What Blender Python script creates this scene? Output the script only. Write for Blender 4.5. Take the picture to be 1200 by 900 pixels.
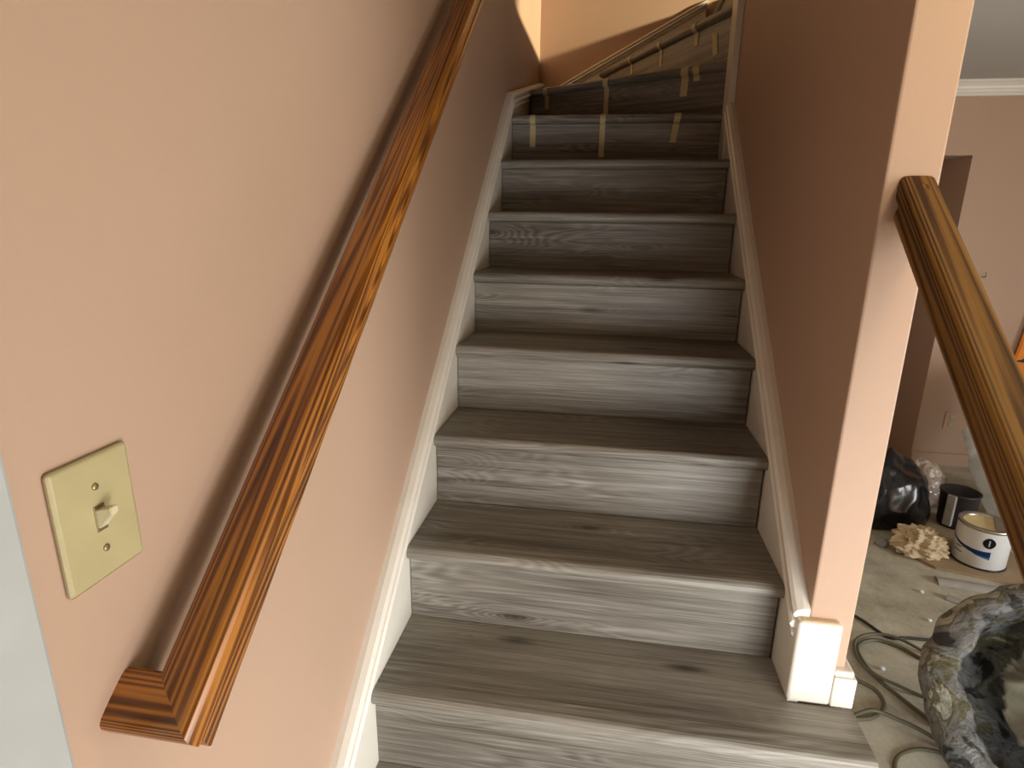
import bpy, bmesh, math, random
from mathutils import Vector, Matrix, noise

S = bpy.context.scene
COL = S.collection
for o in list(bpy.data.objects):
    bpy.data.objects.remove(o)

# ------------------------------------------------------------------ camera
CAMP = Vector((0.42561, -0.91496, 0.91902))
PIT, YAW, ROLL, FPX = -0.27021, -0.1591, 0.01356, 690.0
fwd = Vector((math.sin(YAW) * math.cos(PIT), math.cos(YAW) * math.cos(PIT), math.sin(PIT)))
rgt0 = Vector((math.cos(YAW), -math.sin(YAW), 0))
up0 = rgt0.cross(fwd)
rgt = math.cos(ROLL) * rgt0 + math.sin(ROLL) * up0
upv = -math.sin(ROLL) * rgt0 + math.cos(ROLL) * up0
cam = bpy.data.cameras.new('camera')
cam.sensor_fit = 'HORIZONTAL'
cam.sensor_width = 36.0
cam.lens = FPX / 1200.0 * 36.0
cam.clip_start = 0.02
co = bpy.data.objects.new('camera', cam)
COL.objects.link(co)
mw = Matrix.Identity(4)
for i in range(3):
    mw[i][0] = rgt[i]; mw[i][1] = upv[i]; mw[i][2] = -fwd[i]; mw[i][3] = CAMP[i]
co.matrix_world = mw
S.camera = co

# ------------------------------------------------------------------ world, lights, exposure
S.view_settings.view_transform = 'Standard'
S.view_settings.look = 'None'
S.view_settings.gamma = 1.0
S.view_settings.use_curve_mapping = False
S.view_settings.exposure = 0.14
wd = bpy.data.worlds.new('world')
S.world = wd
wd.use_nodes = True
wd.node_tree.nodes['Background'].inputs[0].default_value = (0.75, 0.87, 1.0, 1)
wd.node_tree.nodes['Background'].inputs[1].default_value = 1.0


def area(name, loc, target, sx, sy, power, color):
    l = bpy.data.lights.new(name, 'AREA')
    l.shape = 'RECTANGLE'; l.size = sx; l.size_y = sy
    l.energy = power; l.color = color
    o = bpy.data.objects.new(name, l)
    o.location = loc
    o.rotation_euler = (Vector(target) - Vector(loc)).to_track_quat('-Z', 'Y').to_euler()
    COL.objects.link(o)
    return o


def point(name, loc, power, color, radius):
    l = bpy.data.lights.new(name, 'POINT')
    l.energy = power; l.color = color; l.shadow_soft_size = radius
    o = bpy.data.objects.new(name, l)
    o.location = loc
    COL.objects.link(o)
    return o


# daylight through the front window behind the camera, daylight through the side
# window of the right room, a warm ceiling lamp in the foyer, a warm lamp upstairs
area('front_window_daylight', (1.35, -1.36, 0.0), (1.15, 0, -0.55), 0.85, 0.95, 36, (0.99, 0.985, 0.97))
area('side_window_daylight', (4.16, -0.4, 0.20), (0, -0.4, -1.4), 1.6, 1.0, 72, (0.97, 0.99, 0.97))
point('foyer_ceiling_lamp', (1.15, -0.36, 1.45), 7.5, (1.0, 0.78, 0.40), 0.10)
lm = bpy.data.lights.new('upstairs_lamp', 'SPOT')
lm.energy = 850; lm.color = (1.0, 0.86, 0.55); lm.shadow_soft_size = 0.03
lm.spot_size = math.radians(30); lm.spot_blend = 0.5
lo = bpy.data.objects.new('upstairs_lamp', lm)
lo.location = (3.05, 2.1, 2.64)
lo.rotation_euler = (Vector((0.25, 2.55, 1.93)) - lo.location).to_track_quat('-Z', 'Y').to_euler()
COL.objects.link(lo)

# ------------------------------------------------------------------ node material helpers


def newmat(name):
    m = bpy.data.materials.new(name)
    m.use_nodes = True
    nt = m.node_tree
    b = nt.nodes['Principled BSDF']
    return m, nt, b


def N(nt, typ, **kw):
    n = nt.nodes.new(typ)
    for k, v in kw.items():
        setattr(n, k, v)
    return n


def ramp(nt, fac, stops):
    r = nt.nodes.new('ShaderNodeValToRGB')
    el = r.color_ramp.elements
    while len(el) > 1:
        el.remove(el[-1])
    el[0].position = stops[0][0]; el[0].color = (*stops[0][1], 1)
    for p, c in stops[1:]:
        e = el.new(p); e.color = (*c, 1)
    nt.links.new(fac, r.inputs[0])
    return r.outputs[0]


def math_(nt, op, a, b=None, c=None):
    n = nt.nodes.new('ShaderNodeMath'); n.operation = op
    for i, v in enumerate((a, b, c)):
        if v is None:
            continue
        if isinstance(v, (int, float)):
            n.inputs[i].default_value = v
        else:
            nt.links.new(v, n.inputs[i])
    return n.outputs[0]


def mixc(nt, fac, a, b, mode='MIX'):
    n = nt.nodes.new('ShaderNodeMix'); n.data_type = 'RGBA'; n.blend_type = mode
    for sock, v in ((n.inputs[0], fac), (n.inputs[6], a), (n.inputs[7], b)):
        if isinstance(v, (int, float)):
            sock.default_value = v
        elif isinstance(v, tuple):
            sock.default_value = (*v, 1)
        else:
            nt.links.new(v, sock)
    return n.outputs[2]


def coords(nt, scale, rand=0.0, kind='Object'):
    tc = nt.nodes.new('ShaderNodeTexCoord')
    mp = nt.nodes.new('ShaderNodeMapping')
    mp.inputs['Scale'].default_value = scale
    src = tc.outputs[kind]
    if rand:
        oi = nt.nodes.new('ShaderNodeObjectInfo')
        ad = nt.nodes.new('ShaderNodeVectorMath'); ad.operation = 'ADD'
        mu = nt.nodes.new('ShaderNodeVectorMath'); mu.operation = 'SCALE'
        cb = nt.nodes.new('ShaderNodeCombineXYZ')
        nt.links.new(oi.outputs['Random'], cb.inputs[0])
        nt.links.new(math_(nt, 'FRACT', math_(nt, 'MULTIPLY', oi.outputs['Random'], 7.31)), cb.inputs[1])
        nt.links.new(math_(nt, 'FRACT', math_(nt, 'MULTIPLY', oi.outputs['Random'], 17.77)), cb.inputs[2])
        nt.links.new(cb.outputs[0], mu.inputs[0]); mu.inputs['Scale'].default_value = rand
        nt.links.new(src, ad.inputs[0]); nt.links.new(mu.outputs[0], ad.inputs[1])
        src = ad.outputs[0]
    nt.links.new(src, mp.inputs[0])
    return mp.outputs[0]


def noise_(nt, vec, scale=1.0, detail=2.0, rough=0.5, dist=0.0):
    n = nt.nodes.new('ShaderNodeTexNoise')
    n.inputs['Scale'].default_value = scale; n.inputs['Detail'].default_value = detail
    n.inputs['Roughness'].default_value = rough; n.inputs['Distortion'].default_value = dist
    nt.links.new(vec, n.inputs['Vector'])
    return n.outputs['Fac']


def bump(nt, b, h, strength, dist=0.002):
    n = nt.nodes.new('ShaderNodeBump')
    n.inputs['Strength'].default_value = strength; n.inputs['Distance'].default_value = dist
    nt.links.new(h, n.inputs['Height']); nt.links.new(n.outputs[0], b.inputs['Normal'])


def plain(name, col, rough=0.5, metal=0.0, var=0.06, vscale=30.0, bumpv=0.05, spec=0.5):
    m, nt, b = newmat(name)
    v = coords(nt, (1, 1, 1))
    n = noise_(nt, v, vscale, 4)
    c = ramp(nt, n, [(0.25, tuple(max(0, x * (1 - var)) for x in col)), (0.75, tuple(min(1, x * (1 + var)) for x in col))])
    nt.links.new(c, b.inputs['Base Color'])
    b.inputs['Roughness'].default_value = rough; b.inputs['Metallic'].default_value = metal
    b.inputs['Specular IOR Level'].default_value = spec
    if bumpv:
        bump(nt, b, n, bumpv)
    return m


def wallpaint(name, col, rough=0.55):
    m, nt, b = newmat(name)
    v = coords(nt, (1, 1, 1))
    n = noise_(nt, v, 220, 3)
    big = noise_(nt, v, 1.6, 3)
    c = ramp(nt, big, [(0.3, tuple(x * 0.97 for x in col)), (0.7, tuple(min(1, x * 1.03) for x in col))])
    nt.links.new(c, b.inputs['Base Color'])
    b.inputs['Roughness'].default_value = rough
    b.inputs['Specular IOR Level'].default_value = 0.3
    bump(nt, b, n, 0.12, 0.001)
    return m


def greyplank(name):
    m, nt, b = newmat(name)
    g = coords(nt, (1.3, 9, 12), rand=23.0)
    base = noise_(nt, g, 1.0, 2.0, 0.45, 0.25)
    vo = N(nt, 'ShaderNodeTexVoronoi'); vo.inputs['Scale'].default_value = 1.0
    nt.links.new(coords(nt, (2.3, 8.0, 10.0), rand=23.0), vo.inputs['Vector'])
    dd = vo.outputs['Distance']
    knot = math_(nt, 'POWER', math_(nt, 'MAXIMUM', math_(nt, 'SUBTRACT', 1.0, math_(nt, 'MULTIPLY', dd, 2.2)), 0.0), 1.6)
    ringf = math_(nt, 'ADD', base, math_(nt, 'MULTIPLY', knot, 0.33))
    lines = math_(nt, 'SINE', math_(nt, 'MULTIPLY', ringf, 130.0))
    fine = noise_(nt, coords(nt, (5, 300, 330), rand=23.0), 1.0, 3.0, 0.65)
    lmod = math_(nt, 'MAXIMUM', math_(nt, 'MULTIPLY', math_(nt, 'SUBTRACT', noise_(nt, coords(nt, (2.5, 7, 9), rand=11.0), 1.0, 2.0), 0.42), 3.0), 0.05)
    mid = noise_(nt, coords(nt, (1.6, 55, 65), rand=23.0), 1.0, 3.0, 0.6)
    blot = noise_(nt, coords(nt, (1.6, 5, 5), rand=23.0), 1.0, 2.0, 0.5)
    f = math_(nt, 'ADD', math_(nt, 'MULTIPLY', math_(nt, 'MULTIPLY', lines, lmod), 0.08), math_(nt, 'MULTIPLY', fine, 0.46))
    f = math_(nt, 'ADD', f, math_(nt, 'MULTIPLY', mid, 0.40))
    f = math_(nt, 'ADD', f, math_(nt, 'MULTIPLY', blot, 0.38))
    kd = math_(nt, 'POWER', math_(nt, 'MAXIMUM', math_(nt, 'SUBTRACT', 1.0, math_(nt, 'MULTIPLY', dd, 7.0)), 0.0), 1.3)
    f = math_(nt, 'SUBTRACT', f, math_(nt, 'MULTIPLY', kd, 0.36))
    c = ramp(nt, f, [(0.32, (0.038, 0.032, 0.024)), (0.49, (0.112, 0.099, 0.079)), (0.62, (0.205, 0.188, 0.158)),
                     (0.76, (0.335, 0.316, 0.276)), (0.87, (0.46, 0.44, 0.395))])
    nt.links.new(c, b.inputs['Base Color'])
    nt.links.new(math_(nt, 'ADD', math_(nt, 'MULTIPLY', fine, 0.12), 0.40), b.inputs['Roughness'])
    b.inputs['Specular IOR Level'].default_value = 0.45
    bump(nt, b, math_(nt, 'ADD', f, math_(nt, 'MULTIPLY', fine, 0.5)), 0.16, 0.002)
    return m


def oak(name, light, mid, dark, stretch=(0.45, 24, 24), freq=165.0, rough=0.28):
    m, nt, b = newmat(name)
    g = coords(nt, stretch, rand=3.0)
    base = noise_(nt, g, 1.0, 1.5, 0.4, 0.15)
    lines = math_(nt, 'SINE', math_(nt, 'MULTIPLY', base, freq))
    fine = noise_(nt, coords(nt, (9, 420, 420)), 1.0, 3.0, 0.65)
    blot = noise_(nt, coords(nt, (1.7, 20, 20)), 1.0, 2.0)
    f = math_(nt, 'ADD', math_(nt, 'MULTIPLY', lines, 0.19), math_(nt, 'MULTIPLY', fine, 0.46))
    f = math_(nt, 'ADD', f, math_(nt, 'MULTIPLY', blot, 0.42))
    c = ramp(nt, f, [(0.16, dark), (0.40, mid), (0.58, light), (0.8, tuple(min(1, x * 1.25) for x in light))])
    nt.links.new(c, b.inputs['Base Color'])
    b.inputs['Roughness'].default_value = rough
    b.inputs['Coat Weight'].default_value = 0.25 if rough < 0.35 else 0.0; b.inputs['Specular IOR Level'].default_value = 0.5 if rough < 0.35 else 0.25; b.inputs['Coat Roughness'].default_value = 0.22
    bump(nt, b, f, 0.12, 0.0015)
    return m


M_WALL = wallpaint('peach_wall_paint', (0.47, 0.318, 0.228))
M_CEIL = wallpaint('ceiling_paint', (0.46, 0.45, 0.42), 0.7)
M_TRIM = plain('white_trim_paint', (0.76, 0.72, 0.64), 0.38, var=0.05, vscale=9)
M_RAW = plain('raw_trim_wood', (0.66, 0.50, 0.34), 0.6, var=0.12, vscale=40)
M_CASE = plain('door_casing_paint', (0.42, 0.43, 0.42), 0.45, var=0.05, vscale=14)
M_PLANK = greyplank('grey_oak_laminate')
M_OAK = oak('golden_oak', (0.40, 0.155, 0.024), (0.20, 0.066, 0.011), (0.055, 0.017, 0.004))
M_OAK2 = oak('aged_oak', (0.21, 0.103, 0.024), (0.12, 0.053, 0.012), (0.028, 0.011, 0.004), stretch=(0.35, 26, 26), freq=90, rough=0.55)
M_IVORY = plain('ivory_plastic', (0.44, 0.375, 0.20), 0.35, var=0.05, vscale=25)
M_SCREW = plain('brass_screw', (0.30, 0.24, 0.13), 0.4, metal=0.8)
M_DARK = plain('dark_gap', (0.02, 0.018, 0.016), 0.8)
M_TAPE = plain('masking_tape_paper', (0.60, 0.50, 0.27), 0.7, var=0.10, vscale=60)
M_FLOOR, _nt, _b = newmat('dusty_concrete')
_v = coords(_nt, (1, 1, 1))
_a = noise_(_nt, _v, 5.5, 6, 0.62, 0.4); _f = noise_(_nt, _v, 60, 4, 0.6); _s = noise_(_nt, coords(_nt, (3, 14, 1)), 1.0, 3)
_mix = math_(_nt, 'ADD', math_(_nt, 'MULTIPLY', _a, 0.6), math_(_nt, 'ADD', math_(_nt, 'MULTIPLY', _f, 0.22), math_(_nt, 'MULTIPLY', _s, 0.22)))
_nt.links.new(ramp(_nt, _mix, [(0.32, (0.27, 0.25, 0.19)), (0.50, (0.46, 0.44, 0.35)), (0.68, (0.62, 0.60, 0.49))]), _b.inputs['Base Color'])
_b.inputs['Roughness'].default_value = 0.85
bump(_nt, _b, _mix, 0.25, 0.004)

# ------------------------------------------------------------------ mesh helpers


def obj(name, bm, mat=None, parent=None, smooth=False):
    me = bpy.data.meshes.new(name)
    bm.normal_update()
    bm.to_mesh(me); bm.free()
    if smooth:
        for f in me.polygons:
            f.use_smooth = True
    if mat:
        me.materials.append(mat)
    o = bpy.data.objects.new(name, me)
    COL.objects.link(o)
    if parent:
        o.parent = parent
    return o


def tag(o, label=None, cat=None, group=None, kind=None):
    if label: o['label'] = label
    if cat: o['category'] = cat
    if group: o['group'] = group
    if kind: o['kind'] = kind
    return o


def thing(name, label, cat, loc=(0, 0, 0), group=None):
    o = bpy.data.objects.new(name, None)
    o.empty_display_size = 0.05
    o.location = loc
    COL.objects.link(o)
    return tag(o, label, cat, group)


def bx(bm, x0, x1, y0, y1, z0, z1, bev=0.0, seg=2):
    vs = [bm.verts.new((x, y, z)) for x in (x0, x1) for y in (y0, y1) for z in (z0, z1)]
    q = [(0, 1, 3, 2), (4, 6, 7, 5), (0, 4, 5, 1), (2, 3, 7, 6), (0, 2, 6, 4), (1, 5, 7, 3)]
    fs = [bm.faces.new([vs[i] for i in f]) for f in q]
    if bev:
        es = list({e for f in fs for e in f.edges})
        bmesh.ops.bevel(bm, geom=es, offset=bev, segments=seg, profile=0.5, affect='EDGES')
    return bm


def box(x0, x1, y0, y1, z0, z1, bev=0.0, seg=2):
    return bx(bmesh.new(), x0, x1, y0, y1, z0, z1, bev, seg)


def prism(bm, pts, vec):
    """extrude closed polygon pts (3D) along vec"""
    a = [bm.verts.new(p) for p in pts]
    b = [bm.verts.new(Vector(p) + Vector(vec)) for p in pts]
    n = len(pts)
    fs = [bm.faces.new(a), bm.faces.new(list(reversed(b)))]
    for i in range(n):
        fs.append(bm.faces.new((a[i], b[i], b[(i + 1) % n], a[(i + 1) % n])))
    bmesh.ops.recalc_face_normals(bm, faces=fs)
    return bm


def tube(pts, rad, seg=8):
    bm = bmesh.new()
    pts = [Vector(p) for p in pts]
    rings = []
    for i, p in enumerate(pts):
        t = (pts[min(i + 1, len(pts) - 1)] - pts[max(i - 1, 0)]).normalized()
        a = t.cross(Vector((0, 0, 1)))
        if a.length < 1e-4: a = Vector((1, 0, 0))
        a.normalize(); c = a.cross(t)
        rr = rad[i] if isinstance(rad, (list, tuple)) else rad
        rings.append([bm.verts.new(p + rr * (math.cos(2 * math.pi * k / seg) * a + math.sin(2 * math.pi * k / seg) * c)) for k in range(seg)])
    for r0, r1 in zip(rings, rings[1:]):
        for k in range(seg):
            bm.faces.new((r0[k], r0[(k + 1) % seg], r1[(k + 1) % seg], r1[k]))
    bm.faces.new(list(reversed(rings[0]))); bm.faces.new(rings[-1])
    bmesh.ops.recalc_face_normals(bm, faces=bm.faces)
    return bm


def spline(ctrl, n=12):
    P = [Vector(p) for p in ctrl]
    P = [2 * P[0] - P[1]] + P + [2 * P[-1] - P[-2]]
    out = []
    for i in range(1, len(P) - 2):
        for k in range(n):
            t = k / n
            a, b, c, d = P[i - 1:i + 3]
            out.append(0.5 * ((2 * b) + (c - a) * t + (2 * a - 5 * b + 4 * c - d) * t * t + (3 * b - a - 3 * c + d) * t ** 3))
    out.append(P[-2])
    return out


def lathe(prof, seg=40, cap=False):
    bm = bmesh.new()
    rings = []
    for r, z in prof:
        rings.append([bm.verts.new((r * math.cos(2 * math.pi * k / seg), r * math.sin(2 * math.pi * k / seg), z)) for k in range(seg)])
    for r0, r1 in zip(rings, rings[1:]):
        for k in range(seg):
            bm.faces.new((r0[k], r0[(k + 1) % seg], r1[(k + 1) % seg], r1[k]))
    if cap:
        bm.faces.new(list(reversed(rings[0]))); bm.faces.new(rings[-1])
    bmesh.ops.recalc_face_normals(bm, faces=bm.faces)
    return bm


def ridged(p, octs=3):
    v, a, f = 0.0, 1.0, 1.0
    for _ in range(octs):
        v += a * (1 - 2 * abs(noise.noise(p * f))); a *= 0.5; f *= 2.1
    return v


def blob(sx, sy, sz, seed, amp, freq, sub=5, flat=0.0, fold=0.0, squash=None):
    """crumpled lump standing on z=0; ridged noise folds"""
    bm = bmesh.new()
    bmesh.ops.create_icosphere(bm, subdivisions=sub, radius=1.0)
    off = Vector((seed * 3.1, seed * 7.7, seed * 1.3))
    for v in bm.verts:
        d = v.co.normalized()
        h = 1 + amp * 0.6 * (ridged(d * freq + off) - 0.6) + amp * noise.noise(d * freq * 0.5 + off)
        h += fold * noise.noise(d * freq * 3.3 + off)
        p = d * h
        v.co = Vector((p.x * sx, p.y * sy, p.z * sz))
        if squash:
            squash(v.co)
    zs = min(v.co.z for v in bm.verts)
    cut = zs + (0 - zs) * flat
    for v in bm.verts:
        v.co.z = max(v.co.z, cut) - cut
    return bm


# ------------------------------------------------------------------ measures
W, D, R = 0.825, 0.233, 0.19
SL = R / D
FL = -0.57                 # floor of the foyer and right room
XW, XR0, XR1 = -0.02, 0.845, 0.925   # left wall face, right wall faces
YB = 2.68                  # stairwell back wall
YE = 0.145                 # free end of the right wall
PIV = Vector((0.842, 1.665, 0))
YFAR = 3.03
HC = 1.695                 # ceiling of the right room
TOP = 4.3
NH, OV = 0.033, 0.020      # nosing height and overhang


def struct(name, bm, mat, parent=None):
    o = obj(name, bm, mat, parent)
    if not parent: o['kind'] = 'structure'
    return o


# ------------------------------------------------------------------ setting
struct('floor', box(-0.3, 4.4, -1.9, 4.1, FL - 0.1, FL), M_FLOOR)
struct('wall_left', box(XW - 0.12, XW, -1.5, YB + 0.12, FL, TOP), M_WALL)
struct('wall_back', box(XW, 4.3, YB, YB + 0.12, 1.72, TOP, 0), M_WALL)
struct('wall_back_under_stair', box(XW, XR0, YB, YB + 0.12, FL, 1.72), M_WALL)
bm = bmesh.new()
bx(bm, XR0, XR1, YE, PIV.y, FL, TOP, 0.004)
bx(bm, XR0 + 0.002, XR1, PIV.y, YFAR, FL, HC - 0.002)
bx(bm, XR0, XR1, -0.45, YE, HC + 0.2, TOP)
struct('wall_right', bm, M_WALL)
struct('wall_upper_flight', box(XR1, 4.3, PIV.y - 0.1, PIV.y, 1.75, TOP), M_WALL)
struct('wall_stairwell_front', box(XW, XR1, -0.57, -0.45, HC + 0.002, TOP), M_WALL)
bm = bmesh.new()
bx(bm, XR1, 4.3, -1.5, YFAR, HC, HC + 0.05)
bx(bm, XW, XR1, -1.5, -0.45, HC, HC + 0.05)
struct('ceiling', bm, M_CEIL)
struct('ceiling_upstairs', box(XW - 0.1, 4.3, -0.6, YB + 0.12, TOP, TOP + 0.05), M_CEIL)
struct('floor_upstairs', box(1.09, 4.3, PIV.y, YB, 1.78, 2.09, 0.006), M_PLANK)
struct('wall_upstairs_end', box(4.3, 4.4, PIV.y - 0.1, YB + 0.12, 1.75, TOP), M_WALL)
# entry wall behind the camera with a low window
bm = bmesh.new()
bx(bm, XW, 0.9, -1.5, -1.4, FL, HC); bx(bm, 1.8, 4.3, -1.5, -1.4, FL, HC)
bx(bm, 0.9, 1.8, -1.5, -1.4, FL, -0.50); bx(bm, 0.9, 1.8, -1.5, -1.4, 0.50, HC)
struct('wall_front', bm, M_WALL)
bm = bmesh.new()
bx(bm, 4.2, 4.3, -1.4, -1.2, FL, HC); bx(bm, 4.2, 4.3, 0.4, YFAR, FL, HC)
bx(bm, 4.2, 4.3, -1.2, 0.4, FL, -0.35); bx(bm, 4.2, 4.3, -1.2, 0.4, 0.75, HC)
struct('wall_far_right', bm, M_WALL)


def window(name, boxes):
    w = None
    for i, a in enumerate(boxes):
        if w is None:
            w = struct(name, box(*a, 0.004), M_TRIM)
        else:
            obj('window_frame_bar', box(*a, 0.004), M_TRIM, w)


window('window_1', [(0.9, 1.8, -1.49, -1.42, -0.50, -0.46), (0.9, 1.8, -1.49, -1.42, 0.46, 0.50),
                    (0.9, 0.94, -1.49, -1.42, -0.46, 0.46), (1.76, 1.8, -1.49, -1.42, -0.46, 0.46)])
window('window_2', [(4.22, 4.29, -1.2, 0.4, -0.35, -0.30), (4.22, 4.29, -1.2, 0.4, 0.70, 0.75),
                    (4.22, 4.29, -1.2, -1.15, -0.30, 0.70), (4.22, 4.29, 0.35, 0.4, -0.30, 0.70), (4.22, 4.29, -0.42, -0.38, -0.30, 0.70)])

# far wall of the right room with a cased-less doorway
DX = 2.425
bm = bmesh.new()
bx(bm, DX, 4.3, YFAR, YFAR + 0.50, FL, HC)
bx(bm, XR1, DX, YFAR, YFAR + 0.50, 1.312, HC)
bx(bm, XR1, 1.55, YFAR, YFAR + 0.50, FL, 1.312)
struct('wall_far', bm, M_WALL)
bm = bmesh.new()
bx(bm, 1.2, 3.0, YFAR + 0.95, YFAR + 1.0, FL, HC); bx(bm, 1.2, 1.25, YFAR + 0.50, YFAR + 0.95, FL, HC); bx(bm, 2.95, 3.0, YFAR + 0.50, YFAR + 0.95, FL, HC)
struct('wall_passage', bm, M_WALL)
struct('ceiling_passage', box(1.2, 3.0, YFAR, YFAR + 1.0, HC + 0.002, HC + 0.05), M_CEIL)
bm = bmesh.new()
prof = [(0, 0), (0, -0.075), (-0.012, -0.075), (-0.012, -0.062), (-0.02, -0.058), (-0.026, -0.045), (-0.032, -0.042),
        (-0.036, -0.030), (-0.048, -0.018), (-0.052, -0.014), (-0.06, -0.012), (-0.06, 0)]
prism(bm, [(XR1, YFAR + y, HC + z) for y, z in prof], (4.2 - XR1, 0, 0))
struct('trim_1', bm, M_TRIM)   # crown moulding
struct('baseboard_far', box(DX, 4.2, YFAR - 0.014, YFAR, FL, FL + 0.085, 0.004), M_WALL)

# ------------------------------------------------------------------ skirt boards (painted) along the flight
CAPB, CAPT = 0.022, 0.086   # cap moulding bottom/top above the nosing line (vertical)
CAPPROF = [(0.0, 0.0), (0.006, 0.002), (0.008, 0.10), (0.006, 0.16), (0.004, 0.20), (0.0045, 0.30), (0.009, 0.34), (0.011, 0.44),
           (0.009, 0.55), (0.005, 0.60), (0.0045, 0.66), (0.008, 0.70), (0.009, 0.80), (0.006, 0.92), (0.0, 1.0)]


def cap_strip(p0, p1, out, base, hv, name, parent, mat=M_TRIM):
    """moulded strip following p0->p1, standing out along 'out'; hv is its vertical height"""
    bm = bmesh.new()
    o = Vector(out)
    ring = [(Vector((0, 0, hv * t)) + o * (base + dx * 2.0)) for dx, t in CAPPROF]
    ring = [o * 0 + Vector((0, 0, 0))] + ring + [Vector((0, 0, hv))]
    prism(bm, [Vector(p0) + q for q in ring], Vector(p1) - Vector(p0))
    return obj(name, bm, mat, parent)


def nz(y):
    return y * SL


YK = 1.63
# left skirt
bm = bmesh.new()
y0 = -0.80
prism(bm, [(XW, y0, nz(y0) - 0.30), (XW, y0, nz(y0) + CAPB), (XW, YK, nz(YK) + CAPB), (XW, YB, 1.600), (XW, YB, 1.30), (XW, YK, nz(YK) - 0.30)], (0.02, 0, 0))
t1 = struct('trim_2', bm, M_TRIM)
cap_strip((XW, y0, nz(y0) + CAPB), (XW, YK, nz(YK) + CAPB), (1, 0, 0), 0.012, CAPT - CAPB, 'cap_moulding', t1)
cap_strip((XW, YK, nz(YK) + CAPB), (XW, YB, 1.600), (1, 0, 0), 0.012, CAPT - CAPB, 'cap_moulding', t1)
# right skirt
bm = bmesh.new()
ya = YE - 0.012
prism(bm, [(XR0, ya, -0.02), (XR0, ya, nz(ya) + CAPB), (XR0, 1.548, nz(1.548) + CAPB), (XR0, 1.548, nz(1.548) - 0.30), (XR0, ya + 0.2, -0.05)], (-0.02, 0, 0))
t2 = struct('trim_3', bm, M_TRIM)
cap_strip((XR0, ya + 0.012, nz(ya + 0.012) + CAPB), (XR0, 1.548, nz(1.548) + CAPB), (-1, 0, 0), 0.012, CAPT - CAPB, 'cap_moulding', t2)
# vertical skirt end at the inner corner of the winders
struct('trim_4', box(XR0 - 0.024, XR0, 1.549, 1.655, 0.95, 2.6, 0.002), M_TRIM)
# back skirt following the winders
bm = bmesh.new()


def zb(x):
    return 1.652 + 0.522 * (x - 0.105)


prism(bm, [(XW + 0.02, YB, 1.40), (XW + 0.02, YB, zb(0) - 0.05), (0.845, YB, zb(0.845) - 0.05), (0.845, YB, 1.55)], (0, -0.02, 0))
t3 = struct('trim_5', bm, M_TRIM)
cap_strip((XW + 0.03, YB, zb(0.01) - 0.05), (0.845, YB, zb(0.845) - 0.05), (0, -1, 0), 0.012, 0.05, 'cap_moulding', t3)
# plinth block at the foot of the wall end, and the short base piece beside it
pl = struct('trim_6', box(0.822, 0.903, 0.1285, 0.165, 0.001, 0.186, 0.007, 3), M_TRIM)
obj('raw_wood_top', box(0.826, 0.899, 0.131, 0.163, 0.170, 0.1875, 0.006, 3), M_RAW, pl)
b2 = struct('trim_7', box(0.903, 0.945, 0.1285, 0.30, 0.001, 0.068, 0.003), M_TRIM)
obj('base_cap', box(0.903, 0.940, 0.132, 0.30, 0.068, 0.082, 0.005, 3), M_TRIM, b2)

# door casing at the left edge, door behind the camera
dc = struct('door_1', box(XW, XW + 0.006, -1.30, -0.66, FL, 1.40), M_CASE)
obj('door_casing', box(XW, XW + 0.018, -0.665, -0.58, FL, 1.47, 0.004), M_CASE, dc)
obj('door_casing', box(XW, XW + 0.018, -1.385, -1.30, FL, 1.47, 0.004), M_CASE, dc)
obj('door_casing', box(XW, XW + 0.018, -1.385, -0.58, 1.40, 1.48, 0.004), M_CASE, dc)

# ------------------------------------------------------------------ staircase
st = thing('staircase', 'grey wood-look staircase with rounded nosings rising between peach walls to winder steps', 'staircase', (0, 0, FL))


def world_child(o, par):
    o.parent = par
    o.matrix_parent_inverse = Matrix.Translation(-par.location)
    return o


def nosing_bm(length):
    """local: x along the edge, -y outwards, top at z=0"""
    rr = NH / 2
    pts = [(0.045, 0.0006), (0.020, 0.0006)]
    for k in range(9):
        a = math.pi / 2 + math.pi * k / 8
        pts.append((rr * 1.0 + rr * 1.0 * math.cos(a), -rr + rr * math.sin(a) + 0.0006))
    pts += [(0.020, -NH), (0.045, -NH)]
    bm = bmesh.new()
    prism(bm, [(0, y, z) for y, z in pts], (length, 0, 0))
    return bm


def rot_to(o, p, ang):
    o.location = p
    o.rotation_euler = (0, 0, ang)


for k in range(-2, 8):
    x0, x1 = (0.0005, W - 0.0005)
    xr = 0.945 if k <= 0 else x1
    y, z = k * D, k * R
    if k < 7:
        if k == 0:
            bm = bmesh.new()
            prism(bm, [(x0, 0.046, -NH), (xr, 0.046, -NH), (xr, 0.128, -NH), (x1, 0.128, -NH), (x1, D + OV, -NH), (x0, D + OV, -NH)], (0, 0, NH))
        else:
            bm = box(x0, xr, y + 0.046, y + D + OV, z - NH, z)
    else:
        bm = bmesh.new()
        prism(bm, [(x0, y + 0.046, z - NH), (x1, y + 0.046, z - NH), (W, 1.70, z - NH), (0, 2.13, z - NH)], (0, 0, NH))
    td = world_child(obj('tread', bm, M_PLANK), st)
    ns = obj('nosing', nosing_bm(xr - x0), M_PLANK, td)
    ns.location = (x0, y, z)
    rr = 0.945 if k <= 0 else x1 - 0.0045
    ri = world_child(obj('riser', box(x0 + (0.002 if k > 0 else 0), rr, y + OV, y + OV + 0.012, z - R + 0.001, z - NH - 0.0008), M_PLANK), st)
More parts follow.
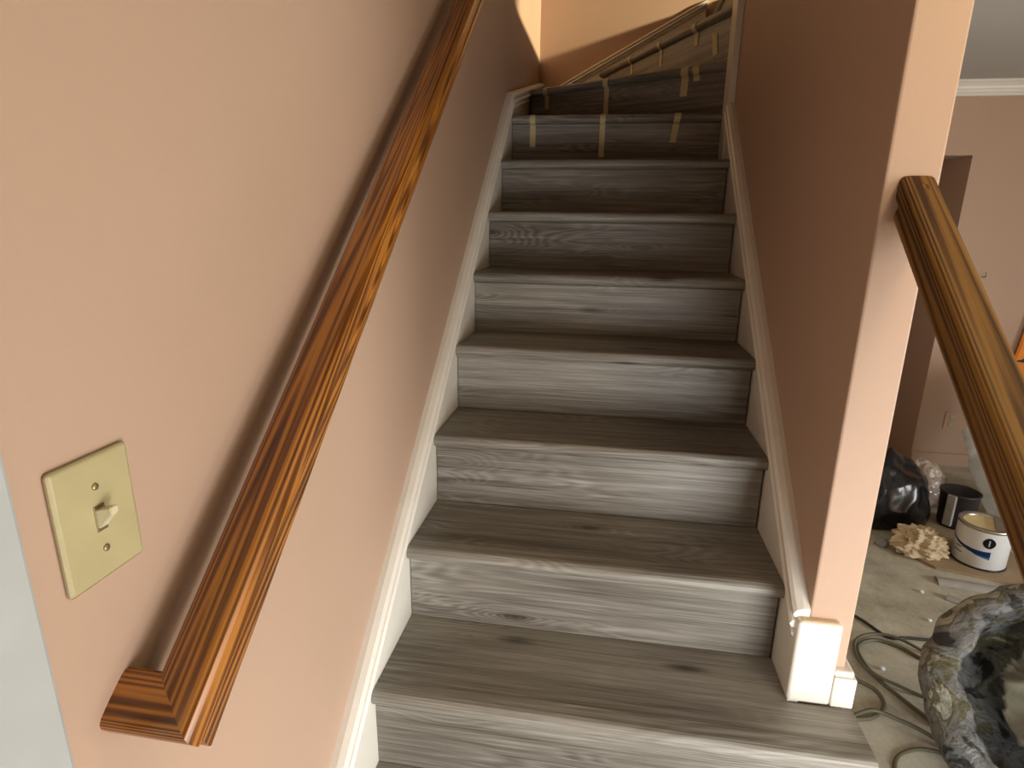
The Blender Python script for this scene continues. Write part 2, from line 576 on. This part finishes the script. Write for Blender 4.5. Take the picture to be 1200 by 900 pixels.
# closed side of the lowest two steps
world_child(obj('side_panel', box(0.925, 0.9445, 0.03, 0.60, FL, -NH - 0.001), M_PLANK), st)
world_child(obj('side_panel', box(0.925, 0.9445, -0.20, 0.03, FL, -R - NH - 0.001), M_PLANK), st)
world_child(obj('side_panel', box(0.925, 0.9445, -0.43, -0.20, FL, -2 * R - NH - 0.001), M_PLANK), st)

# winders
A8 = math.atan2(0.455, 0.845)      # edge directions measured from -x
PIV9 = Vector((0.842, 1.623, 0))
A9 = math.atan2(1.036, 0.532)


def winder(k, ang, length, poly, piv, trim=0.0):
    z = k * R
    dirv = Vector((-math.cos(ang), math.sin(ang), 0))
    e0 = piv + dirv * length           # far (outer) end of the edge
    bm = bmesh.new()
    prism(bm, [(x, y, z - NH) for x, y in poly], (0, 0, NH))
    td = world_child(obj('tread', bm, M_PLANK), st)
    ns = obj('nosing', nosing_bm(length - trim), M_PLANK, td)
    rot_to(ns, (e0.x, e0.y, z), -ang)
    ri = obj('riser', box(0, length - trim, OV, OV + 0.012, -R + 0.001, -NH - 0.0008), M_PLANK)
    rot_to(ri, (e0.x, e0.y, z), -ang)
    world_child(ri, st)


def inset(ang, amt):
    return Vector((math.sin(ang), math.cos(ang), 0)) * amt


i8, i9 = inset(A8, 0.046), inset(A9, 0.046)
L8, L9 = 0.842 / math.cos(A8), (YB - 0.021 - PIV9.y) / math.sin(A9)
e8 = PIV + Vector((-math.cos(A8), math.sin(A8), 0)) * L8
e9 = PIV9 + Vector((-math.cos(A9), math.sin(A9), 0)) * L9
winder(8, A8, L8, [(PIV.x + i8.x, PIV.y + i8.y), (0.845, 1.76), (e9.x + 0.03, YB - 0.021), (0.0005, YB - 0.021), (0.0005, e8.y + i8.y + 0.01)], PIV)
winder(9, A9, L9, [(PIV.x + 0.0, PIV.y + 0.08), (0.86, 1.80), (0.86, YB - 0.021), (e9.x + i9.x + 0.01, YB - 0.021)], PIV9, 0.03)
world_child(obj('riser', box(0.862, 0.874, PIV.y + 0.001, YB - 0.001, 9 * R + 0.001, 10 * R - NH - 0.001), M_PLANK), st)
td = world_child(obj('tread', box(0.895, 1.10, PIV.y + 0.001, YB - 0.001, 10 * R - NH, 10 * R), M_PLANK), st)
ns = obj('nosing', nosing_bm(YB - 0.002 - PIV.y - 0.001), M_PLANK, td)
rot_to(ns, (0.848, YB - 0.002, 10 * R), -math.pi / 2)

# ------------------------------------------------------------------ masking tape strips
TAPEPTS = [(0.024, 0.0014), (0.014, 0.0014), (0.004, -0.003), (-0.0012, -0.012), (-0.0012, -0.021), (0.004, -0.030), (0.0175, -0.038)]


def tape(step, s, drop, wd, label, skew=0.0, over=True, top=0.0):
    wd *= 0.87
    """s = distance from pivot (winders) or x (straight); drop = length below the tread level"""
    z = step * R
    if step == 7:
        origin, ang, x = Vector((0, 7 * D, z)), 0.0, s
    else:
        ang = A8 if step == 8 else A9
        ln = L8 if step == 8 else L9
        e = e8 if step == 8 else e9
        origin, x = Vector((e.x, e.y, z)), ln - s
    pts = (TAPEPTS if over else [(OV - 0.0012, -top)]) + [(OV - 0.0012, -drop)]
    bm = bmesh.new()
    rows = []
    for i, (y, zz) in enumerate(pts):
        sx = skew * (-zz)
        rows.append([bm.verts.new((x - wd / 2 + sx, y, zz)), bm.verts.new((x + wd / 2 + sx, y, zz)),
                     bm.verts.new((x + wd / 2 + sx, y - 0.001, zz + (0.001 if i < 2 and over else 0))), bm.verts.new((x - wd / 2 + sx, y - 0.001, zz + (0.001 if i < 2 and over else 0)))])
    for a, b in zip(rows, rows[1:]):
        for j in range(4):
            bm.faces.new((a[j], a[(j + 1) % 4], b[(j + 1) % 4], b[j]))
    bm.faces.new(rows[0]); bm.faces.new(list(reversed(rows[-1])))
    bmesh.ops.recalc_face_normals(bm, faces=bm.faces)
    o = obj('masking_tape_strip', bm, M_TAPE)
    rot_to(o, origin, -ang)
    tag(o, label, 'tape', 'masking tape strips on the upper steps')


tape(7, 0.086, 0.118, 0.026, 'leftmost masking tape strip on the highest straight riser')
tape(7, 0.366, 0.158, 0.024, 'long masking tape strip at the middle of the highest straight riser')
tape(7, 0.655, 0.105, 0.028, 'masking tape strip at the right side of the highest straight riser', skew=-0.12)
tape(8, 0.862, 0.090, 0.024, 'masking tape strip in the far left corner of the dark first winder riser')
tape(8, 0.546, 0.158, 0.026, 'long masking tape strip at the middle of the dark first winder riser')
tape(8, 0.188, 0.105, 0.034, 'wide masking tape strip at the right of the dark first winder riser', skew=-0.05)
tape(8, 0.142, 0.055, 0.030, 'short masking tape strip rightmost over the edge of the first winder step')
tape(9, 0.830, 0.080, 0.020, 'short masking tape strip at the left tip of the top winder riser')
tape(9, 0.560, 0.105, 0.022, 'thin masking tape strip midway along the top winder riser')
tape(9, 0.290, 0.085, 0.030, 'masking tape strip hanging from the top winder edge near the white corner trim')
tape(9, 0.180, 0.150, 0.034, 'slanted masking tape strip alone on the face of the top winder riser', skew=0.2, over=False, top=0.070)

# ------------------------------------------------------------------ oak handrails
HANG = math.atan(SL)


def rail_profile():
    """(x across, z perpendicular): bread-loaf handrail with finger groove, top at z=0"""
    half = [(0.010, 0.0), (0.0195, -0.0006), (0.0245, -0.0028), (0.0272, -0.0075), (0.0280, -0.014), (0.0280, -0.026), (0.0255, -0.031),
            (0.0225, -0.034), (0.0225, -0.039), (0.0250, -0.042), (0.0262, -0.047), (0.0250, -0.052), (0.0215, -0.055)]
    return half + [(-x, z) for x, z in reversed(half)]


def rail_mesh(length, x_miter=0.0):
    """along local +x; local y across; mitred at the low end by x_miter per unit of y"""
    bm = bmesh.new()
    pr = rail_profile()
    n = len(pr)
    rings = []
    cuts = [0.0] + [length * i / 6 for i in range(1, 7)]
    for ci, c in enumerate(cuts):
        rings.append([bm.verts.new((c + (x_miter * y if ci == 0 else 0), y, z)) for y, z in pr])
    for a, b in zip(rings, rings[1:]):
        for i in range(n):
            bm.faces.new((a[i], a[(i + 1) % n], b[(i + 1) % n], b[i]))
    bm.faces.new(rings[0]); bm.faces.new(list(reversed(rings[-1])))
    bmesh.ops.recalc_face_normals(bm, faces=bm.faces)
    return bm


# left rail: centre x=0.041; return to the wall at the low end
RXC = 0.043
low = Vector((RXC, -0.521, 0.478))      # centre of the mitred corner, on the top surface
hr = thing('handrail', 'glossy golden oak handrail on the left wall with mitred return at its low end', 'handrail', low)
rl = obj('rail', rail_mesh(2.45, 1.0), M_OAK, hr)
# local x -> up the slope (0,cos,sin); local y -> world -x ; local z -> (0,-sin,cos)
MR = Matrix(((0, -1, 0), (math.cos(HANG), 0, -math.sin(HANG)), (math.sin(HANG), 0, math.cos(HANG))))
rl.rotation_euler = MR.to_euler()
# return: along world -x towards the wall
bm = bmesh.new()
pr = rail_profile()
ra, rb = [], []
for y, z in pr:
    # profile coordinate y lies along the slope; the corner mitre meets the rail's
    ra.append(bm.verts.new((y, y, z)))
    rb.append(bm.verts.new((y, RXC - XW, z)))
for i in range(len(pr)):
    j = (i + 1) % len(pr)
    bm.faces.new((ra[i], ra[j], rb[j], rb[i]))
bm.faces.new(ra); bm.faces.new(list(reversed(rb)))
bmesh.ops.recalc_face_normals(bm, faces=bm.faces)
# rotate grain: own object with local axes turned so grain runs to the wall
ret = obj('return_end', bm, None, hr)
TURN = Matrix(((0, 1, 0), (-1, 0, 0), (0, 0, 1)))     # mesh axes -> turned axes
for v in ret.data.vertices:
    v.co = TURN @ v.co
ret.data.materials.append(M_OAK)
ret.rotation_euler = (MR @ TURN.inverted()).to_euler()

# right rail: dies into the end of the right wall
topc = Vector((0.892, YE - 0.001, 0.995))
hr2 = thing('handrail', 'worn brown oak handrail slanting down from the wall end at the right', 'handrail', topc)
LR = 1.0
bm = bmesh.new()
pr = [(y * 0.97, z * 1.0) for y, z in rail_profile()]
ra, rb = [], []
for y, z in pr:
    # cut plumb against the wall: local x s.t. world y = 0
    x = z * math.sin(HANG) / math.cos(HANG)
    ra.append(bm.verts.new((x, y, z)))
    rb.append(bm.verts.new((-LR, y, z)))
for i in range(len(pr)):
    j = (i + 1) % len(pr)
    bm.faces.new((ra[i], ra[j], rb[j], rb[i]))
ft = bm.faces.new(ra); bm.faces.new(list(reversed(rb)))
bmesh.ops.recalc_face_normals(bm, faces=bm.faces)
r2 = obj('rail', bm, M_OAK2, hr2)
r2.rotation_euler = MR.to_euler()
pg = obj('screw_plug', lathe([(0.0, 0.0), (0.0055, 0.0), (0.006, -0.0006), (0.006, -0.003)], 14), M_OAK2, hr2)
pg.location = MR @ Vector((-0.028, -0.004, 0.0012))
pg.rotation_euler = MR.to_euler()

# ------------------------------------------------------------------ light switch
sw = thing('light_switch', 'ivory toggle light switch plate on the left wall near the door casing', 'light switch', (XW, -0.502, 0.657))
bm = box(0, 0.006, -0.0415, 0.0415, -0.0585, 0.0585, 0.004, 3)
pt = obj('plate', bm, M_IVORY, sw)
obj('toggle_slot', box(0.0055, 0.0068, -0.0058, 0.0058, -0.0125, 0.0125, 0.0006), M_SCREW, sw)
bm = bmesh.new()
prism(bm, [(0.004, -0.0045, -0.009), (0.004, -0.0045, 0.009), (0.0075, -0.0045, 0.0095), (0.021, -0.0036, 0.0125), (0.022, -0.0036, 0.0065), (0.008, -0.0045, -0.009)], (0, 0.0085, 0))
bmesh.ops.bevel(bm, geom=list(bm.edges), offset=0.0008, segments=2, affect='EDGES')
obj('toggle', bm, plain('pale_ivory', (0.62, 0.56, 0.38), 0.3, var=0.03), sw)
for zz in (0.0302, -0.0302):
    s = obj('screw', lathe([(0.0, 0.0022), (0.002, 0.002), (0.0032, 0.0012), (0.0034, 0.0)], 14), M_SCREW, sw)
    s.location = (0.006, 0, zz); s.rotation_euler = (0, math.pi / 2, 0)

# outlet plate and a nail on the far wall
ou = thing('wall_outlet', 'pale outlet cover low on the far peach wall', 'outlet', (2.62, YFAR, -0.265))
obj('plate', box(-0.045, 0.045, -0.006, 0, -0.058, 0.058, 0.003), M_WALL, ou)
for zz in (0.024, -0.024):
    obj('socket', box(-0.017, 0.017, -0.0085, -0.005, zz - 0.014, zz + 0.014, 0.004), M_IVORY, ou)
hk = obj('wall_hook', tube([(2.612, YFAR, 0.635), (2.613, YFAR - 0.02, 0.634), (2.615, YFAR - 0.026, 0.642), (2.614, YFAR - 0.024, 0.665)], 0.003, 6), M_SCREW)
tag(hk, 'small dark metal hook on the far wall just right of the worn handrail', 'hook')

# ------------------------------------------------------------------ things on the floor of the right room
M_CARD = plain('cardboard', (0.34, 0.245, 0.15), 0.85, var=0.14, vscale=12)
M_PAPER = plain('kraft_paper', (0.58, 0.47, 0.31), 0.85, var=0.10, vscale=30)
M_BLACKBAG = plain('black_plastic', (0.010, 0.010, 0.012), 0.22, var=0.1)
M_GREYPL = plain('offcut_grey', (0.36, 0.35, 0.32), 0.5, var=0.15, vscale=20)
M_CLOTHW = plain('pale_plastic_sheet', (0.50, 0.49, 0.44), 0.4, var=0.18, vscale=8)
M_RUBBER = plain('black_rubber', (0.02, 0.017, 0.017), 0.5)
M_CORD = plain('olive_cord', (0.115, 0.105, 0.065), 0.5)
M_CORDB = plain('black_cord', (0.03, 0.03, 0.026), 0.5)
M_SCRAP = plain('grey_scrap', (0.30, 0.33, 0.35), 0.4)
M_CANW = plain('can_label_white', (0.74, 0.77, 0.79), 0.3, var=0.02)
M_STEEL = plain('can_steel', (0.42, 0.40, 0.35), 0.32, metal=0.9)
M_BLUE = plain('label_blue', (0.015, 0.07, 0.26), 0.3, var=0.02)
M_BLUE2 = plain('label_light_blue', (0.10, 0.33, 0.60), 0.3, var=0.02)
M_INK = plain('label_ink', (0.012, 0.013, 0.02), 0.35, var=0.02)
M_PAINT = plain('wet_cream_paint', (0.90, 0.74, 0.38), 0.18, var=0.15, vscale=18)
M_ORANGE = plain('orange_cloth', (0.85, 0.27, 0.03), 0.7, var=0.1, vscale=10)
M_NAVY = plain('dark_cloth', (0.02, 0.03, 0.045), 0.7)

# paint can
pc = thing('paint_can', 'open white paint can with blue band and round black logo on the floor', 'paint can', (2.170, 1.80, FL + 0.0135))
CR, CH = 0.102, 0.195
body = obj('body', lathe([(0.0, 0.0), (CR - 0.003, 0.0), (CR, 0.004), (CR, CH - 0.012)], 56), M_CANW, pc, smooth=True)
obj('bottom_rim', lathe([(CR - 0.002, 0.0), (CR + 0.003, 0.001), (CR + 0.003, 0.007), (CR, 0.009)], 56), M_INK, pc, smooth=True)
obj('top_rim', lathe([(CR, CH - 0.014), (CR + 0.003, CH - 0.010), (CR + 0.003, CH - 0.002), (CR, CH), (CR - 0.012, CH), (CR - 0.014, CH - 0.008), (CR - 0.016, CH - 0.010), (CR - 0.018, CH - 0.05)], 56), M_STEEL, pc, smooth=True)
pb = obj('paint', lathe([(0.0, CH - 0.012), (0.05, CH - 0.013), (CR - 0.017, CH - 0.011)], 40), M_PAINT, pc, smooth=True)
bm = bmesh.new()
prism(bm, [((CR - 0.010) * math.cos(a), (CR - 0.010) * math.sin(a), CH - 0.004) for a in [math.radians(-95 + 140 * i / 14) for i in range(15)]], (0, 0, 0.004))
obj('lid', bm, M_STEEL, pc)


def can_patch(name, th0, th1, zlo, zhi, mat, n=20, lift=0.0008):
    """curved label patch; zlo/zhi may be functions of t in 0..1; th measured from camera-facing side"""
    bm = bmesh.new()
    a, b = [], []
    for i in range(n + 1):
        t = i / n
        th = math.radians(th0 + (th1 - th0) * t)
        x, y = (CR + lift) * math.cos(th), (CR + lift) * math.sin(th)
        l = zlo(t) if callable(zlo) else zlo
        h = zhi(t) if callable(zhi) else zhi
        a.append(bm.verts.new((x, y, l))); b.append(bm.verts.new((x, y, h)))
    for i in range(n):
        bm.faces.new((a[i], a[i + 1], b[i + 1], b[i]))
    bmesh.ops.solidify(bm, geom=bm.faces[:], thickness=0.0004)
    return obj(name, bm, mat, body)


F0 = -122.0     # direction from can towards the camera, degrees
can_patch('blue_swoosh', F0 - 80, F0 + 22, lambda t: 0.112 - 0.085 * t + 0.040 * t * t, lambda t: 0.120 - 0.075 * t + 0.050 * t * t, M_BLUE)
can_patch('light_blue_swoosh', F0 - 12, F0 + 22, lambda t: 0.070 - 0.014 * t, lambda t: 0.074 - 0.004 * t, M_BLUE2, 10, 0.0006)
can_patch('round_logo', F0 + 2, F0 + 28, lambda t: 0.135 - 0.025 * math.sin(math.pi * min(max(t, 0.01), 0.99)) ** 0.5, lambda t: 0.135 + 0.025 * math.sin(math.pi * min(max(t, 0.01), 0.99)) ** 0.5, M_INK, 18, 0.0010)
can_patch('logo_mark', F0 + 13.5, F0 + 16.5, 0.121, 0.149, M_CANW, 3, 0.0014)
can_patch('text_line', F0 - 55, F0 - 38, 0.075, 0.079, M_INK, 6)
can_patch('text_line', F0 - 60, F0 - 36, 0.052, 0.056, M_INK, 6)

# cardboard sheet lying flat, crumpled paper on it
bm = bmesh.new()
prism(bm, [(1.87, 1.83, FL + 0.001), (1.95, 1.70, FL + 0.001), (2.32, 1.60, FL + 0.001), (2.42, 2.20, FL + 0.001), (2.07, 2.32, FL + 0.001), (1.90, 2.00, FL + 0.001)], (0, 0, 0.012))
tag(obj('cardboard_sheet', bm, M_CARD), 'flat brown cardboard sheet on the floor under the crumpled paper', 'cardboard')
o = obj('crumpled_paper', blob(0.115, 0.072, 0.070, 9, 0.42, 1.7, 5, 0.5, 0.20), M_PAPER)
o.location = (1.945, 1.835, FL + 0.0132); o.rotation_euler = (0, 0, -0.1)
tag(o, 'crumpled tan kraft paper on cardboard left of the paint can', 'paper')


def offcut(pa, pb, width, label):
    a, b = Vector(pa), Vector(pb)
    bm = bmesh.new()
    L = (b - a).length
    n = 8
    rows = []
    for i in range(n + 1):   # curled flat-oval strip
        t = -width / 2 + width * i / n
        zz = 0.010 + 0.012 * (1 - (2 * i / n - 1) ** 2)
        rows.append((t, zz))
    pts = [(0, t, z) for t, z in rows] + [(0, t, z - 0.006) for t, z in reversed(rows)]
    prism(bm, pts, (L, 0, 0))
    for v in bm.verts: v.co.z -= 0.004
    o = obj('flooring_offcut', bm, M_GREYPL)
    o.location = (a.x, a.y, FL + 0.0005)
    o.rotation_euler = (0, 0, math.atan2(b.y - a.y, b.x - a.x))
    tag(o, label, 'offcut', 'flooring offcuts on the floor')


offcut((1.905, 1.60, 0), (2.125, 1.565, 0), 0.065, 'longer grey flooring offcut on the floor just below the paint can')
offcut((1.885, 1.475, 0), (2.03, 1.375, 0), 0.040, 'smaller grey flooring offcut half hidden by the camouflage bag')
bm = bmesh.new()
prism(bm, [(2.20, 1.45, FL + 0.001), (2.50, 1.50, FL + 0.001), (2.48, 1.592, FL + 0.001), (2.22, 1.592, FL + 0.001)], (0, 0, 0.02))
tag(obj('cardboard_piece', bm, M_CARD), 'small brown cardboard piece on the floor right of the paint can', 'cardboard')

# black rubbish bag
o = obj('rubbish_bag', blob(0.20, 0.17, 0.27, 5, 0.20, 1.0, 5, 0.75, 0.025), M_BLACKBAG, smooth=True)
o.location = (1.905, 2.21, FL + 0.0135)
tag(o, 'shiny black plastic rubbish bag slumped beside the wall end', 'rubbish bag')
o = obj('plastic_scrap', blob(0.030, 0.024, 0.022, 8, 0.35, 2.0, 3, 0.4), M_SCRAP)
o.location = (1.80, 1.885, FL + 0.001)
tag(o, 'small blue-grey plastic scrap on the floor below the black rubbish bag', 'scrap')

# clear plastic bag
M_CLEAR, nt, b = newmat('clear_plastic')
gl = N(nt, 'ShaderNodeBsdfGlossy'); gl.inputs['Roughness'].default_value = 0.12
tr = N(nt, 'ShaderNodeBsdfTransparent'); tr.inputs[0].default_value = (0.93, 0.90, 0.86, 1)
df = N(nt, 'ShaderNodeBsdfDiffuse'); df.inputs[0].default_value = (0.62, 0.52, 0.44, 1)
m1 = N(nt, 'ShaderNodeMixShader'); m1.inputs[0].default_value = 0.58
m2 = N(nt, 'ShaderNodeMixShader'); m2.inputs[0].default_value = 0.10
nt.links.new(tr.outputs[0], m1.inputs[1]); nt.links.new(df.outputs[0], m1.inputs[2])
nt.links.new(m1.outputs[0], m2.inputs[1]); nt.links.new(gl.outputs[0], m2.inputs[2])
nt.links.new(m2.outputs[0], nt.nodes['Material Output'].inputs[0])
nn = N(nt, 'ShaderNodeBump'); nn.inputs['Strength'].default_value = 0.6; nn.inputs['Distance'].default_value = 0.01
nt.links.new(noise_(nt, coords(nt, (1, 1, 1)), 26, 4, 0.6, 1.0), nn.inputs['Height'])
nt.links.new(nn.outputs[0], gl.inputs['Normal']); nt.links.new(nn.outputs[0], df.inputs['Normal'])
o = obj('clear_plastic_bag', blob(0.130, 0.105, 0.165, 11, 0.20, 1.8, 5, 0.72, 0.06), M_CLEAR)
o.location = (2.215, 2.47, FL + 0.001)
tag(o, 'crinkled clear plastic bag between the black rubbish bag and the dark bucket', 'plastic bag')

# dark bucket-like tool bag with grey panel
bk = thing('tool_bucket', 'dark tool bucket with a grey front panel behind the paint can', 'bucket', (2.245, 2.15, FL + 0.0135))
obj('bucket_shell', lathe([(0.0, 0.003), (0.070, 0.0), (0.076, 0.02), (0.085, 0.175), (0.089, 0.18), (0.089, 0.188), (0.081, 0.188), (0.070, 0.03), (0.0, 0.028)], 32), M_RUBBER, bk, smooth=True)
bm = box(-0.020, 0.020, -0.096, -0.076, 0.02, 0.185, 0.005)
o = obj('grey_panel', bm, M_GREYPL, bk); o.rotation_euler = (0, 0, -0.85)

# pale plastic sheet draped over a stack, behind the rail
bm = bmesh.new()
nx, ny = 36, 40
grid = []
for j in range(ny + 1):
    v = j / ny
    row = []
    for i in range(nx + 1):
        u = i / nx
        x = 2.365 + 0.54 * u + 0.03 * v
        z = FL + 0.012 + 0.68 * (1 - v) * (0.60 + 0.40 * min(1, u * 2.2))
        y = 2.42 - 0.42 * v ** 1.4 + 0.025 * ridged(Vector((u * 3.2, v * 2.6, 2.0))) + 0.02 * math.sin(9 * u + 3 * v)
        row.append(bm.verts.new((x + 0.02 * noise.noise(Vector((u * 4, v * 5, 9))), y, max(z, FL + 0.012))))
    grid.append(row)
for j in range(ny):
    for i in range(nx):
        bm.faces.new((grid[j][i], grid[j][i + 1], grid[j + 1][i + 1], grid[j + 1][i]))
bmesh.ops.solidify(bm, geom=bm.faces[:], thickness=0.008)
tag(obj('plastic_dust_sheet', bm, M_CLOTHW, smooth=True), 'pale wrinkled dust sheet heaped behind the paint can and the worn handrail', 'dust sheet')

# orange cloth hanging on the far wall
oc = thing('hanging_cloth', 'orange cloth with a dark band hanging on the far wall at the right edge', 'cloth', (2.90, YFAR - 0.02, 0.10))
bm = bmesh.new()
prism(bm, [(0.0, 0, -0.02), (-0.045, 0, 0.03), (-0.03, 0, 0.10), (0.0, 0, 0.38), (0.05, 0, 0.46), (0.22, 0, 0.46), (0.26, 0, 0.05), (0.20, 0, -0.05), (0.03, 0, -0.06)], (0, -0.025, 0))
bmesh.ops.bevel(bm, geom=list(bm.edges), offset=0.006, segments=2, affect='EDGES')
obj('orange_panel', bm, M_ORANGE, oc)
bm = bmesh.new()
prism(bm, [(-0.055, -0.026, 0.045), (0.0, -0.026, 0.055), (0.06, -0.026, 0.11), (0.25, -0.026, 0.13), (0.25, -0.026, 0.06), (0.05, -0.026, 0.035)], (0, -0.006, 0))
obj('dark_band', bm, M_NAVY, oc)

# extension cords
zc = FL + 0.006


def cord(name, pts, rad, mat, label):
    o = obj(name, tube(spline([(x, y, FL + rad + 0.0008 + h) for x, y, h in pts], 10), rad, 8), mat, None, True)
    tag(o, label, 'cord')


cord('power_cord', [(1.30, 1.45, 0), (1.40, 1.33, 0), (1.47, 1.257, 0), (1.53, 1.164, 0), (1.60, 1.17, 0), (1.719, 1.17, 0), (1.86, 1.14, 0), (2.0, 1.10, 0)], 0.0055, M_CORDB,
     'black power cord crossing the floor from behind the wall end')
cord('extension_cord', [(1.80, 1.00, 0), (1.621, 1.045, 0), (1.55, 1.11, 0), (1.475, 1.135, 0), (1.40, 1.09, 0), (1.385, 1.01, 0), (1.40, 0.93, 0), (1.44, 0.85, 0), (1.475, 0.79, 0), (1.50, 0.745, 0)],
     0.0065, M_CORD, 'olive extension cord making the large open loop beside the stair foot')
cord('extension_cord', [(1.60, 0.86, 0.0), (1.52, 0.87, 0), (1.45, 0.895, 0.010), (1.395, 0.93, 0.013), (1.365, 1.0, 0.013), (1.395, 1.105, 0.013), (1.48, 1.155, 0.013), (1.56, 1.14, 0.013), (1.66, 1.075, 0), (1.80, 1.05, 0)],
     0.0055, M_CORD, 'thinner olive cord lying along the large loop on the floor')
cord('extension_cord', [(1.28, 0.93, 0), (1.335, 0.905, 0), (1.375, 0.865, 0), (1.37, 0.80, 0), (1.31, 0.745, 0), (1.25, 0.735, 0), (1.32, 0.765, 0.012), (1.38, 0.74, 0.012), (1.43, 0.71, 0.012), (1.50, 0.665, 0.0)],
     0.0065, M_CORD, 'olive cord curling in a small tight loop next to the white plinth block')
cord('extension_cord', [(1.29, 0.50, 0), (1.30, 0.56, 0), (1.33, 0.61, 0), (1.38, 0.64, 0), (1.43, 0.65, 0), (1.50, 0.64, 0)], 0.0055, M_CORD,
     'short olive cord arc at the bottom edge left of the camouflage bag')

# crumbs of debris
rnd = random.Random(4)
for i, (x, y, lab) in enumerate([(1.735, 1.30, 'tiny white plaster crumb near the black power cord'), (1.44, 0.985, 'tiny white plaster crumb inside the large cord loop'),
                                 (1.80, 1.50, 'tiny white plaster crumb left of the smaller flooring offcut')]):
    o = obj('plaster_crumb', blob(0.009, 0.007, 0.006, 20 + i, 0.3, 2, 2, 0.3), M_CANW)
    o.location = (x, y, FL + 0.0005)
    tag(o, lab, 'crumb', 'plaster crumbs')

# ------------------------------------------------------------------ camouflage bag
M_CAMO, nt, b = newmat('camouflage_fabric')
v = coords(nt, (1, 1, 1))
n1 = noise_(nt, v, 9, 3, 0.55, 1.2)
n2 = noise_(nt, v, 17, 3, 0.5, 0.8)
n3 = noise_(nt, v, 140, 2)
c = ramp(nt, n1, [(0.38, (0.022, 0.022, 0.022)), (0.42, (0.13, 0.135, 0.135)), (0.52, (0.17, 0.175, 0.17)), (0.55, (0.10, 0.094, 0.055)), (0.60, (0.11, 0.104, 0.062)), (0.63, (0.30, 0.30, 0.255))])
c2 = ramp(nt, n2, [(0.36, (0.25, 0.25, 0.24)), (0.50, (0.5, 0.5, 0.5)), (0.66, (0.68, 0.68, 0.62))])
cc = mixc(nt, 0.55, c, c2, 'OVERLAY')
nt.links.new(cc, b.inputs['Base Color'])
b.inputs['Roughness'].default_value = 0.55
bump(nt, b, math_(nt, 'ADD', math_(nt, 'MULTIPLY', n2, 1.0), math_(nt, 'MULTIPLY', n3, 0.15)), 0.8, 0.02)
M_LINING = plain('grey_olive_lining', (0.13, 0.125, 0.095), 0.30, var=0.7, vscale=9)
BAGC = Vector((1.765, 0.605, FL))
bag = thing('camouflage_bag', 'open grey and olive camouflage bag slumped on the floor at the lower right', 'bag', BAGC)


def warp_ring(prof, seed, amp, seg=72):
    bm = lathe(prof, seg)
    off = Vector((seed, seed * 2, seed * 3))
    for vv in bm.verts:
        p = vv.co
        a = math.atan2(p.y, p.x)
        q = Vector((math.cos(a) * 1.3, math.sin(a) * 1.3, p.z * 5)) + off
        k = 1 + amp * ridged(q, 3) * 0.6 + amp * noise.noise(q * 0.8) + 0.35 * amp * ridged(q * 2.3, 2)
        p.x *= k; p.y *= k
        p.z = max(0.0, p.z * (1 + 0.10 * math.cos(a - 0.9)) + (0.02 * noise.noise(q * 1.7) if p.z > 0.05 else 0))
    return bm


TILT = Matrix.Rotation(math.radians(34), 3, Vector((0.79, -0.61, 0)))


def lean(bm, lift):
    for vv in bm.verts:
        q = TILT @ vv.co
        vv.co = Vector((q.x, q.y, max(q.z + lift, 0.001)))
    return bm


obj('bag_shell', lean(warp_ring([(0.0, 0.0), (0.20, 0.0), (0.28, 0.03), (0.32, 0.10), (0.335, 0.17), (0.34, 0.215), (0.335, 0.245), (0.318, 0.268), (0.290, 0.282), (0.262, 0.284), (0.254, 0.276),
                                 (0.266, 0.250), (0.285, 0.19), (0.28, 0.10), (0.20, 0.03), (0.0, 0.025)], 2.0, 0.075, 110), 0.13), M_CAMO, bag, smooth=True)


def crumple(sx, sy, sz, seed, loc):
    bm = bmesh.new()
    n = 46
    off = Vector((seed * 5.1, seed * 2.3, seed))
    g = []
    for j in range(n + 1):
        row = []
        for i in range(n + 1):
            u, v = 2 * i / n - 1, 2 * j / n - 1
            q = Vector(((u + 0.5 * v) * 1.5, (v - 0.5 * u) * 0.55, 0)) + off
            h = 0.55 * (1 - (u * u + v * v) * 0.6) + 0.42 * ridged(q * 0.9, 3) - 0.10
            row.append(bm.verts.new((sx * (u + 0.10 * noise.noise(q * 1.7)), sy * (v + 0.10 * noise.noise(q * 1.7 + Vector((5, 5, 5)))), sz * max(h, -0.6))))
        g.append(row)
    for j in range(n):
        for i in range(n):
            u, v = 2 * (i + .5) / n - 1, 2 * (j + .5) / n - 1
            if u * u + v * v < 1.0:
                bm.faces.new((g[j][i], g[j][i + 1], g[j + 1][i + 1], g[j + 1][i]))
    bmesh.ops.delete(bm, geom=[v for v in bm.verts if not v.link_faces], context='VERTS')
    bmesh.ops.solidify(bm, geom=bm.faces[:], thickness=0.006)
    for vv in bm.verts: vv.co += Vector(loc)
    return obj('crumpled_lining', lean(bm, 0.13), M_LINING, bag, smooth=True)


crumple(0.215, 0.215, 0.17, 3, (0.03, 0.0, 0.10))
crumple(0.14, 0.13, 0.12, 6, (-0.02, -0.11, 0.17))
